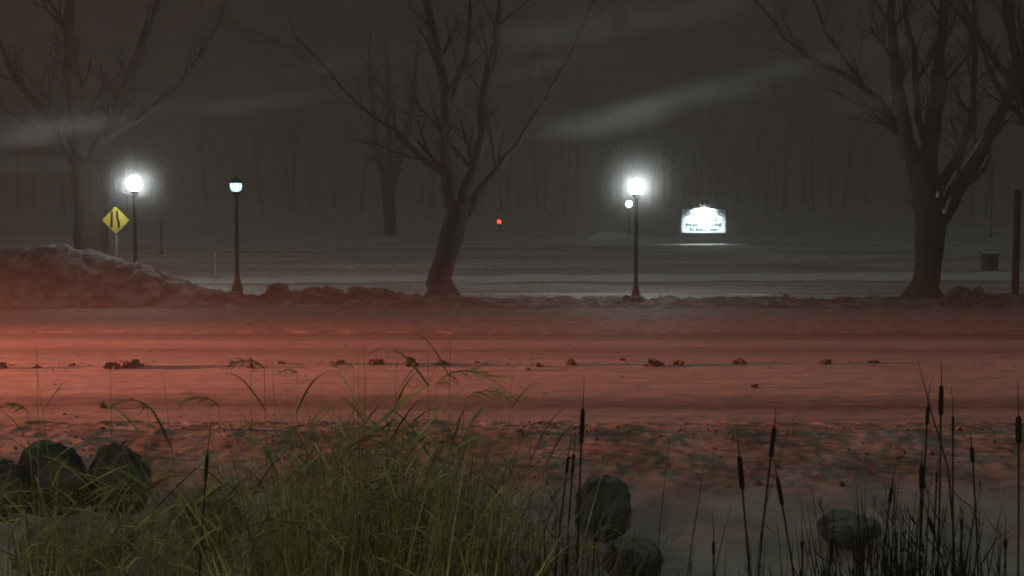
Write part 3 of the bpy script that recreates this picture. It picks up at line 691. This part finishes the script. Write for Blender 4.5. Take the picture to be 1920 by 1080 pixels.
# low snow drift with dark side near the small distant lamp
blob('snow_drift', at(1145, 449, 63), (2.7, 1.6, .45), M['snow'], 6, rough=.14, freq=.8, flat=False, label='low snow drift beyond the lawn left of the bright lamp post', cat='snow drift', sink=.3)
blob('snow_drift', at(1410, 553, 40.5)-Vector((0, 0, .06)), (2.6, .9, .13), M['snow'], 8, rough=.3, freq=1.4, flat=False, label='low pale snow ridge on the lawn behind the two upright lumps', cat='snow drift', sink=.3)

# ------------------------------------------------------------------ foreground boulders
for i, (px, py, D, wp, hp, mk, lb) in enumerate([
    (98, 902, 9.8, 150, 76, 'rock', 'dark round boulder at lower left, left one of two side by side'),
    (222, 905, 10.1, 120, 74, 'rock', 'dark round boulder at lower left, right one of two side by side'),
    (150, 1020, 8.9, 230, 52, 'rocksnow', 'wide snow dusted boulder below the two dark round ones'),
    (1130, 955, 9.8, 112, 66, 'rocksnow', 'grey snow dusted boulder right of the tall cattail'),
    (1185, 1045, 9.0, 115, 40, 'rocksnow', 'dark boulder below the grey one right of the tall cattail'),
    (1586, 992, 10.0, 125, 30, 'rocksnow', 'half buried snowy boulder left of the dark weed clump'),
    (395, 985, 9.2, 110, 60, 'rocksnow', 'snow dusted boulder half hidden at the left side of the reed bed'),
    (10, 925, 9.4, 80, 60, 'rock', 'dark boulder cut by the left edge of the picture')]):
    p = at(px, py, D); k = ppm(D)
    blob('boulder', p, (wp/k, wp/k*.8, hp/k), M[mk], 40+i, rough=.26, freq=1.15, sub=4, flat=False, label=lb, cat='boulder', group='foreground boulders', sink=.9)

# ------------------------------------------------------------------ cattails
# top of spike (px, py), bottom of spike (px, py), foot px at y=1120, depth, label, extra tip length px
CT = [
 ((1093, 765), (1090, 833), 1084, 4.7, 9, 'tallest cattail in mid picture with a thick black spike against the road'),
 ((1076, 850), (1073, 888), 1066, 5.2, 7, 'small cattail just left of the tallest one, the more upright of two'),
 ((1066, 856), (1062, 886), 1050, 5.3, 6, 'small cattail left of the tallest one, the farther left of two'),
 ((389, 852), (385, 902), 381, 5.0, 7, 'single cattail standing among green reeds at lower left'),
 ((1452, 800), (1445, 858), 1408, 4.7, 9, 'thick spiked cattail leaning right, tallest of the three right of centre'),
 ((1386, 854), (1392, 918), 1408, 4.8, 10, 'thick spiked cattail leaning left, leftmost of the three right of centre'),
 ((1457, 893), (1467, 948), 1502, 4.9, 8, 'cattail with its spike slanting down right, rightmost of the three right of centre'),
 ((1765, 722), (1764, 780), 1770, 4.8, 9, 'cattail with the highest spike in the right hand group'),
 ((1740, 762), (1738, 797), 1720, 5.0, 7, 'cattail with a slim spike crossed by a bent leaf in the right hand group'),
 ((1728, 870), (1727, 918), 1718, 5.0, 8, 'cattail with a low upright spike at the left side of the right hand group'),
 ((1757, 886), (1756, 905), 1748, 5.4, 5, 'cattail with the shortest spike, in the middle of the right hand group'),
 ((1787, 780), (1787, 812), 1802, 5.0, 5, 'thin pale cattail with a narrow spike right of the highest one'),
 ((1822, 838), (1824, 866), 1832, 4.9, 8, 'cattail with a short thick spike alone between right hand group and edge'),
 ((1910, 780), (1910, 832), 1904, 4.7, 11, 'thick cattail with a blunt black spike at the right edge'),
 ((1741, 970), (1752, 1002), 1762, 4.9, 8, 'cattail with a broken spike leaning left low in the right hand group'),
 ((1672, 914), (1668, 944), 1664, 4.9, 7, 'cattail standing out of the top of the dark weed clump'),
 ((1803, 973), (1803, 992), 1806, 5.2, 6, 'low cattail with a tiny spike near the bottom right'),
 ((1504, 1014), (1504, 1030), 1503, 5.2, 6, 'isolated tiny cattail low down right of the three'),
 ((1561, 1010), (1558, 1040), 1552, 4.9, 7, 'low cattail at the left side of the dark weed clump'),
 ((1338, 1015), (1338, 1040), 1337, 5.0, 6, 'low dark cattail at the bottom left of the three'),
 ((1885, 1010), (1885, 1030), 1884, 5.2, 6, 'low cattail near the bottom right corner'),
]
rnd = random.Random(77)
for (tx, ty), (bx, by), fx, D, wp, lb in CT:
    k = ppm(D); foot = at(fx, 1130, D); foot.z = -.75; 
    top = at(tx, ty, D); bot = at(bx, by, D)
    root = empty('cattail', foot); tag(root, lb, 'cattail', 'cattails in the ditch')
    T, B = top-foot, bot-foot; ax = (T-B).normalized()
    m = MB(); c = Vector((B.x*.55+ax.x*-.0, 0, B.z*.5)); pts = []
    for i in range(9):
        t = i/8; pts.append((1-t)**2*Vector((0, 0, 0))+2*t*(1-t)*Vector((B.x-ax.x*(B.z*.5)/max(ax.z, .3), rnd.uniform(-.02, .02), B.z*.5))+t*t*B)
    m.tube(pts+[B.lerp(T, .5)], [.0052]*5+[.0045]*4+[.004], 6); m.build('stalk', M['stalk'], root)
    r = wp/k/2; n = 7
    m = MB(); m.tube([B+(T-B)*t for t in (0, .03, .12, .5, .88, .97, 1)], [r*.3, r*.8, r, r*1.05, r*.95, r*.7, r*.25], 10, rough=.1); m.build('spike', M['spike'], root)
    m = MB(); m.tube([T, T+ax*.05, T+ax*rnd.uniform(.09, .16)+Vector((rnd.uniform(-.01, .01), 0, 0))], [.0028, .002, .001], 5); m.build('tip', M['stalk'], root)
    if ty < 960:
        for q in range(rnd.choice((1, 2, 2))):
            m = MB()
            a = rnd.uniform(-1, 1); L = B.z*rnd.uniform(.55, .95); s_ = rnd.choice((-1, 1))
            P = [Vector((s_*.01+s_*.22*t*t*L*abs(a), .05*a*t, L*t-.05*t*t)) for t in [i/8 for i in range(9)]]
            m.ribbon(P, [.010*(1-(i/8)**3)+.0012 for i in range(9)], (.8, .6, 0))
            m.build('leaf', M['stalk'], root)
# bare bent leaf at the right hand group
def bent(name, pts, D, wd, mtl, lb, cat, grp=None):
    P = [at(x, y, D) for x, y in pts]; f0 = P[0].copy(); Q = []
    for i in range(len(P)-1):
        for j in range(4): Q.append(P[i].lerp(P[i+1], j/4)-f0)
    Q.append(P[-1]-f0); m = MB(); n = len(Q)
    m.tube(Q, [max(.0012, wd/2*(1-(i/n)**2.5)) for i in range(n)], 5); o = m.build(name, mtl, loc=f0); tag(o, lb, cat, grp)
bent('bare_reed', [(1790, 1130), (1788, 1000), (1778, 880), (1764, 830), (1745, 770), (1730, 710), (1720, 674)], 4.8, .009, M['stalk'], 'dark bare stem leaning left, highest tip of the right hand group', 'reed stem', 'bare dark stems at right')
bent('bare_reed', [(1836, 1130), (1840, 960), (1900, 985)][:1]+[(1840, 1060), (1868, 1010), (1905, 988)], 5.0, .007, M['stalk'], 'dark stem arching up to the right edge cattail', 'reed stem', 'bare dark stems at right')
bent('bare_reed', [(1282, 1130), (1300, 1000), (1312, 930), (1321, 860)], 5.0, .006, M['stalk'], 'thin dark stem leaning right at the left of the three cattails', 'reed stem', 'bare dark stems at right')
bent('bare_reed', [(1330, 1130), (1352, 1020), (1371, 946)], 5.1, .005, M['stalk'], 'short thin stem leaning right just left of the leftmost of the three cattails', 'reed stem', 'bare dark stems at right')
bent('bare_reed', [(1410, 1130), (1432, 960), (1452, 890), (1480, 800), (1497, 770)], 5.3, .004, M['stalk'], 'very thin long stem rising right behind the three cattails', 'reed stem', 'bare dark stems at right')
bent('bare_reed', [(1225, 1130), (1240, 960), (1252, 850), (1256, 820)], 5.2, .004, M['stalk'], 'thin upright stem right of the grey boulder', 'reed stem', 'bare dark stems at right')

# dark weed clump bottom right
def weed(px, D, wd, h, seed, n, lb):
    rnd = random.Random(seed); b = at(px, 1130, D); b.z = -.78; m = MB()
    for i in range(n):
        a = rnd.gauss(0, .25); x = rnd.gauss(0, wd*.26); L = h*rnd.uniform(.80, 1)*math.exp(-(x/wd*.62)**2); y = rnd.uniform(-.2, .2)
        P = [Vector((x+a*.3*L*t+.02*math.sin(7*t+i), y, L*t)) for t in [j/6 for j in range(7)]]
        m.tube(P, [.006, .006, .005, .005, .004, .003, .001], 4)
        for q in range(9):
            t = rnd.uniform(.3, 1); j = min(5, int(t*6)); p = P[j].lerp(P[j+1], t*6-j); d = Vector((rnd.gauss(0, .35), rnd.gauss(0, .35), 1))*rnd.uniform(.03, .13)
            m.ribbon([p, p+d*.5+Vector((d.x*.2, 0, 0)), p+d], [.003, rnd.uniform(.003, .008), .001], (0.7, .2, .7))
    o = m.build('dead_weed', M['dead'], loc=b); tag(o, lb, 'weed', 'dead weeds at the ditch')
weed(1690, 4.6, .42, 2.22, 3, 210, 'tall dark dead weed clump at the bottom right among cattails')
weed(1600, 4.9, .55, 2.02, 4, 46, 'lower dark weed clump left of the tall dark one')
weed(1440, 4.9, .75, 1.93, 6, 46, 'low dark weed clump at the bottom below the three cattails')
weed(1830, 5.0, .6, 1.96, 7, 34, 'low dark weed clump in the bottom right corner')
weed(1120, 5.2, .5, 2.02, 8, 40, 'low dark weed clump in front of the boulders right of the reed bed')

# ------------------------------------------------------------------ reeds
def blade(m, p, d, L, wd, droop, rnd, n=8, side=None):
    q = p.copy(); dd = d.normalized(); P = [q.copy()]
    for i in range(n):
        dd = (dd + Vector((0, 0, -droop*(i/n)**1.3)) + Vector((rnd.uniform(-1, 1), rnd.uniform(-1, 1), 0))*.03).normalized()
        q = q+dd*L/n; P.append(q.copy())
    s_ = side or Vector((rnd.uniform(-1, 1), rnd.uniform(-1, 1), rnd.uniform(-.3, .3)))
    m.ribbon(P, [wd*(.5+.5*min(1, i/2))*(1-(i/n)**2.2)+.001 for i in range(n+1)], s_); return P
def reed(px, D, ytop, lean, plume, seed, lb, mtl='reed', thick=.0055, fy=-.8):
    """tall reed: stem, leaves, drooping plume (plume<0 to the left, >0 to the right, 0 none)"""
    rnd = random.Random(seed); top = at(px+lean, ytop, D); foot = Vector((at(px, 1100, D).x, D, fy)); H = top.z-foot.z; dx = top.x-foot.x
    root = empty('reed', foot); tag(root, lb, 'reed', 'tall reeds in the ditch')
    P = [Vector((dx*t**1.8, .02*math.sin(3*t), H*t)) for t in [i/12 for i in range(13)]]
    m = MB(); m.tube(P, [thick*(1-.72*i/12) for i in range(13)], 5); m.build('stem', M[mtl], root)
    for q in range(rnd.randint(4, 7)):
        m = MB()
        i = rnd.randint(4, 11); s_ = rnd.choice((-1, 1)) if rnd.random() < .5 else (1 if plume >= 0 else -1)
        blade(m, P[i], Vector((s_*rnd.uniform(.3, .8), rnd.uniform(-.4, .4), 1)), rnd.uniform(.25, .5), rnd.uniform(.010, .019), rnd.uniform(.25, .65), rnd)
        m.build('leaf', M[mtl], root)
    if plume:
        m = MB(); s_ = 1 if plume > 0 else -1; A = abs(plume); ext = [P[-1]]; d = Vector((s_*.5, 0, .8)).normalized()
        for i in range(10): d = (d+Vector((s_*.10, 0, -.17))).normalized(); ext.append(ext[-1]+d*A/10)
        m.tube(ext, [.003]*5+[.002]*6, 4)
        for q in range(int(70*A/.3)):
            i = rnd.randint(0, 9); blade(m, ext[i].lerp(ext[i+1], rnd.random()), Vector((s_*rnd.uniform(.2, 1), rnd.uniform(-.35, .35), rnd.uniform(-.3, .3))), A*rnd.uniform(.2, .42), .006, rnd.uniform(.2, .6), rnd, n=5)
        m.build('plume', M[mtl], root)
RE = [
 (505, 5.6, 690, -10, -.20, 'reed with its plume hanging left in front of the small dark clump'),
 (530, 5.9, 664, -20, 0, 'reed stem with a bare tip left of centre, beside the left hanging plume'),
 (545, 5.8, 700, 12, -.10, 'reed with a small left plume just right of the left hanging one'),
 (600, 6.0, 760, -14, 0, 'short bare reed between the left plumes and the middle stems'),
 (655, 6.0, 690, 8, -.12, 'reed with a short left plume left of the compact dark lump'),
 (668, 6.1, 650, 4, 0, 'very thin tall reed left of the compact dark lump'),
 (690, 6.0, 640, -8, 0, 'tallest thin reed beside the compact dark lump'),
 (722, 6.2, 700, 20, 0, 'thin straight reed right of the compact dark lump'),
 (745, 6.1, 668, -4, 0, 'bare reed between compact lump and tall pale clump'),
 (806, 5.6, 640, -4, 0, 'thick green reed stem rising past the tall pale clump'),
 (800, 5.7, 720, 18, .34, 'reed with a long plume bending right, the upper of two'),
 (850, 5.6, 752, 20, .26, 'reed with a drooping plume bending right, the lower of two'),
 (838, 6.1, 632, 6, 0, 'hair thin reed in line with the leaning tree'),
 (930, 6.2, 700, 30, 0, 'thin reed leaning right past the right bending plumes'),
 (440, 5.6, 762, -30, -.22, 'reed with a broad plume hanging left near the bottom of the road'),
 (360, 6.0, 700, -55, 0, 'dark thin reed leaning far left over the road'),
 (130, 6.0, 700, -60, 0, 'dark thin reed leaning left below the large clumps'),
 (70, 6.0, 640, -2, 0, 'thin upright reed in front of the far left of the road'),
 (210, 6.2, 660, -4, 0, 'thin upright reed in front of the large clumps'),
 (80, 5.4, 770, -30, -.16, 'green reed with a little plume over the dark boulders'),
 (470, 6.0, 655, 0, 0, 'fine reed stem left of the left hanging plume'),
 (985, 5.6, 800, 10, .12, 'yellow green reed with a small plume left of the tallest cattail'),
 (1010, 5.6, 745, 10, 0, 'bare green reed left of the tallest cattail'),
 (300, 5.7, 765, -24, -.20, 'green reed with a flat plume above the right dark boulder'),
 (615, 5.7, 770, -60, 0, 'dark reed leaning left across the road edge, left of centre'),
]
for i, (px, D, yt, ln, pl, lb) in enumerate(RE):
    reed(px, D, yt, ln, pl, 100+i, lb, 'reed' if i % 3 else 'reed2', .0042 if pl == 0 else .005)
# the dense bed of reeds and grass: nobody could count it
def bed():
    rnd = random.Random(5); g = MB(); dry = MB()
    for i in range(2500):
        left = rnd.random() < .17
        px = rnd.uniform(-60, 430) if left else (rnd.gauss(700, 165) if rnd.random() < .75 else rnd.uniform(420, 1120))
        if px > 1170: continue
        D = rnd.uniform(4.6, 8.2)
        base = at(px, 1100, D); base.z = -.8
        core = math.exp(-((px-700)/260)**2); yt = 1010 - 225*core*rnd.random()**.6 - 60*rnd.random() + 25
        if left: yt = rnd.uniform(880, 1070)
        z = at(px, yt, D).z; L = max(.3, (z+.8)*rnd.uniform(1.0, 1.12))
        a = rnd.gauss(0, .24); m = g if rnd.random() < .5 else dry
        blade(m, base, Vector((a, rnd.uniform(-.15, .15), 1)), L, rnd.choice((.003, .004, .005, .008, .013, .020)), rnd.choice((0, .03, .08, .2, .45)), rnd, n=9)
    for i in range(1700):      # leaves standing off the stems, blown and broken
        left = rnd.random() < .27
        px = rnd.uniform(-40, 430) if left else rnd.gauss(700, 190)
        if px > 1150: continue
        core = math.exp(-((px-700)/270)**2); D = rnd.uniform(4.8, 7.2); top = 995-195*core
        if left: top = 905
        p = at(px, rnd.uniform(top, 1090), D)
        if p.z < -.6: continue
        s_ = 1 if rnd.random() < .62 else -1
        blade(g if rnd.random() < .5 else dry, p, Vector((s_*rnd.uniform(.2, 1.3), rnd.uniform(-.5, .5), rnd.uniform(-.1, 1.1))), rnd.uniform(.10, .42), rnd.choice((.004, .007, .012, .022)), rnd.uniform(.1, .7), rnd, n=6)
    o = g.build('grass', M['reed'], None); tag(o, kind='stuff', label='green reeds and long grass massed in the ditch')
    o = dry.build('grass', M['reed2'], None); tag(o, kind='stuff', label='dry straw coloured reeds mixed through the ditch grass')
bed()
# dead grass tufts on the far bank
def tufts():
    rnd = random.Random(9); m = MB()
    for i in range(900):
        px = rnd.uniform(0, 1920); 
        if mnoise.noise(Vector((px*.01, 3, 0))) < -.05: continue
        D = rnd.uniform(34.4, 36.4); x = at(px, 560, D).x; z = height(x, D)
        if px < 420: D += .0; z += .0
        if px < 330: continue
        blade(m, Vector((x, D, z-.03)), Vector((rnd.uniform(-.4, .6), 0, 1)), rnd.uniform(.1, .28), .012, .3, rnd, n=3)
    tag(m.build('grass', M['reed2']), kind='stuff', label='dead grass sticking out of the far snow bank')
tufts()

# ------------------------------------------------------------------ air: blowing snow
def volume(name, lo, hi, density, color, aniso, hetero=None):
    m = MB(); c = [(a+b)/2 for a, b in zip(lo, hi)]; d = [b-a for a, b in zip(lo, hi)]
    m.box((0, 0, 0), d)
    mt = bpy.data.materials.new(name); mt.use_nodes = True; t = mt.node_tree; t.nodes.clear(); L = t.links.new
    out = t.nodes.new('ShaderNodeOutputMaterial'); v = t.nodes.new('ShaderNodeVolumePrincipled'); L(v.outputs[0], out.inputs['Volume'])
    v.inputs['Color'].default_value = (*color, 1); v.inputs['Density'].default_value = density; v.inputs['Anisotropy'].default_value = aniso
    o = m.build(name, mt, loc=c); tag(o, kind='stuff'); return o, mt, v, t
volume('haze', (-320, -70, -2.2), (320, 430, 40), .0078, (.60, .565, .53), .3)

def gust(loc, size, rot, density, seed, thr=.48):
    """a drifting veil of blown snow or a puff added as lamp halo: soft ellipsoid with streaky density"""
    o, mt, v, t = volume('blowing_snow_and_halo', (-size[0]/2, -size[1]/2, -size[2]/2), (size[0]/2, size[1]/2, size[2]/2), 0, (.95, .95, .95), .3)
    o.location = loc; o.rotation_euler = rot; L = t.links.new; o['label'] = 'blowing snow in the lamp light: streaked veils and puffs added for lamp halos'
    tc = t.nodes.new('ShaderNodeTexCoord')
    mp = t.nodes.new('ShaderNodeMapping'); mp.inputs['Scale'].default_value = (2/size[0], 2/size[1], 2/size[2]); L(tc.outputs['Object'], mp.inputs[0])
    ln = t.nodes.new('ShaderNodeVectorMath'); ln.operation = 'LENGTH'; L(mp.outputs[0], ln.inputs[0])
    fall = t.nodes.new('ShaderNodeMapRange'); fall.interpolation_type = 'SMOOTHSTEP'; fall.inputs['From Min'].default_value = .1; fall.inputs['From Max'].default_value = 1; fall.inputs['To Min'].default_value = 1; fall.inputs['To Max'].default_value = 0
    L(ln.outputs['Value'], fall.inputs['Value'])
    m2 = t.nodes.new('ShaderNodeMapping'); m2.inputs['Scale'].default_value = (.28, .4, 1.3); m2.inputs['Location'].default_value = (seed, seed*2, 0); L(tc.outputs['Object'], m2.inputs[0])
    n = t.nodes.new('ShaderNodeTexNoise'); n.inputs['Scale'].default_value = 1; n.inputs['Detail'].default_value = 3; L(m2.outputs[0], n.inputs['Vector'])
    r = t.nodes.new('ShaderNodeMapRange'); r.interpolation_type = 'SMOOTHSTEP'; r.inputs['From Min'].default_value = thr; r.inputs['From Max'].default_value = thr+.2; L(n.outputs['Fac'], r.inputs['Value'])
    a = t.nodes.new('ShaderNodeMath'); a.operation = 'MULTIPLY'; L(fall.outputs[0], a.inputs[0]); L(r.outputs[0], a.inputs[1])
    b = t.nodes.new('ShaderNodeMath'); b.operation = 'MULTIPLY'; b.inputs[1].default_value = density; L(a.outputs[0], b.inputs[0]); L(b.outputs[0], v.inputs['Density'])
def streak(px, py, D, lpx, tpx, tilt, dens, seed, thr=.36):
    k = ppm(D); p = at(px, py, D); gust(p, (lpx/k, 3.0, tpx/k*2), (0, R(-tilt), 0), dens, seed, thr)
for b in ((1150, 222, 35, 380, 26, 11, .30, 3), (1380, 165, 36.5, 520, 30, 12, .34, 21), (1560, 110, 33, 420, 20, 13, .20, 30), (1090, 50, 35, 480, 30, 9, .34, 4), (1330, 20, 34, 300, 22, 12, .25, 33),
          (40, 268, 34, 380, 46, 3, .42, 8), (130, 225, 36, 320, 26, 6, .26, 44), (1720, 178, 34, 420, 24, 9, .26, 12), (470, 192, 34, 420, 18, 6, .20, 15), (640, 120, 33, 360, 16, 10, .14, 51), (1000, 130, 36, 300, 16, 12, .18, 61), (1830, 262, 37, 260, 26, 14, .30, 71)):
    a = list(b); a[4] *= 1.55; a[3] *= 1.15; a[6] *= .58; streak(*a)
gust((4.25, 37.4, 4.05), (3.4, 2, 3.4), (0, R(-12), 0), .10, 5, -.2)  # even puff of snow added to give this lamp a halo
gust((-13.35, 39.4, 4.1), (3.0, 2, 3.0), (0, R(-8), 0), .10, 6, -.2)  # second puff added for the left bright lamp's halo
gust((11.6, 65.2, 3.5), (7, 2, 4.0), (0, R(-6), 0), .14, 2, .3)  # denser snow added so the air round the sign board glows
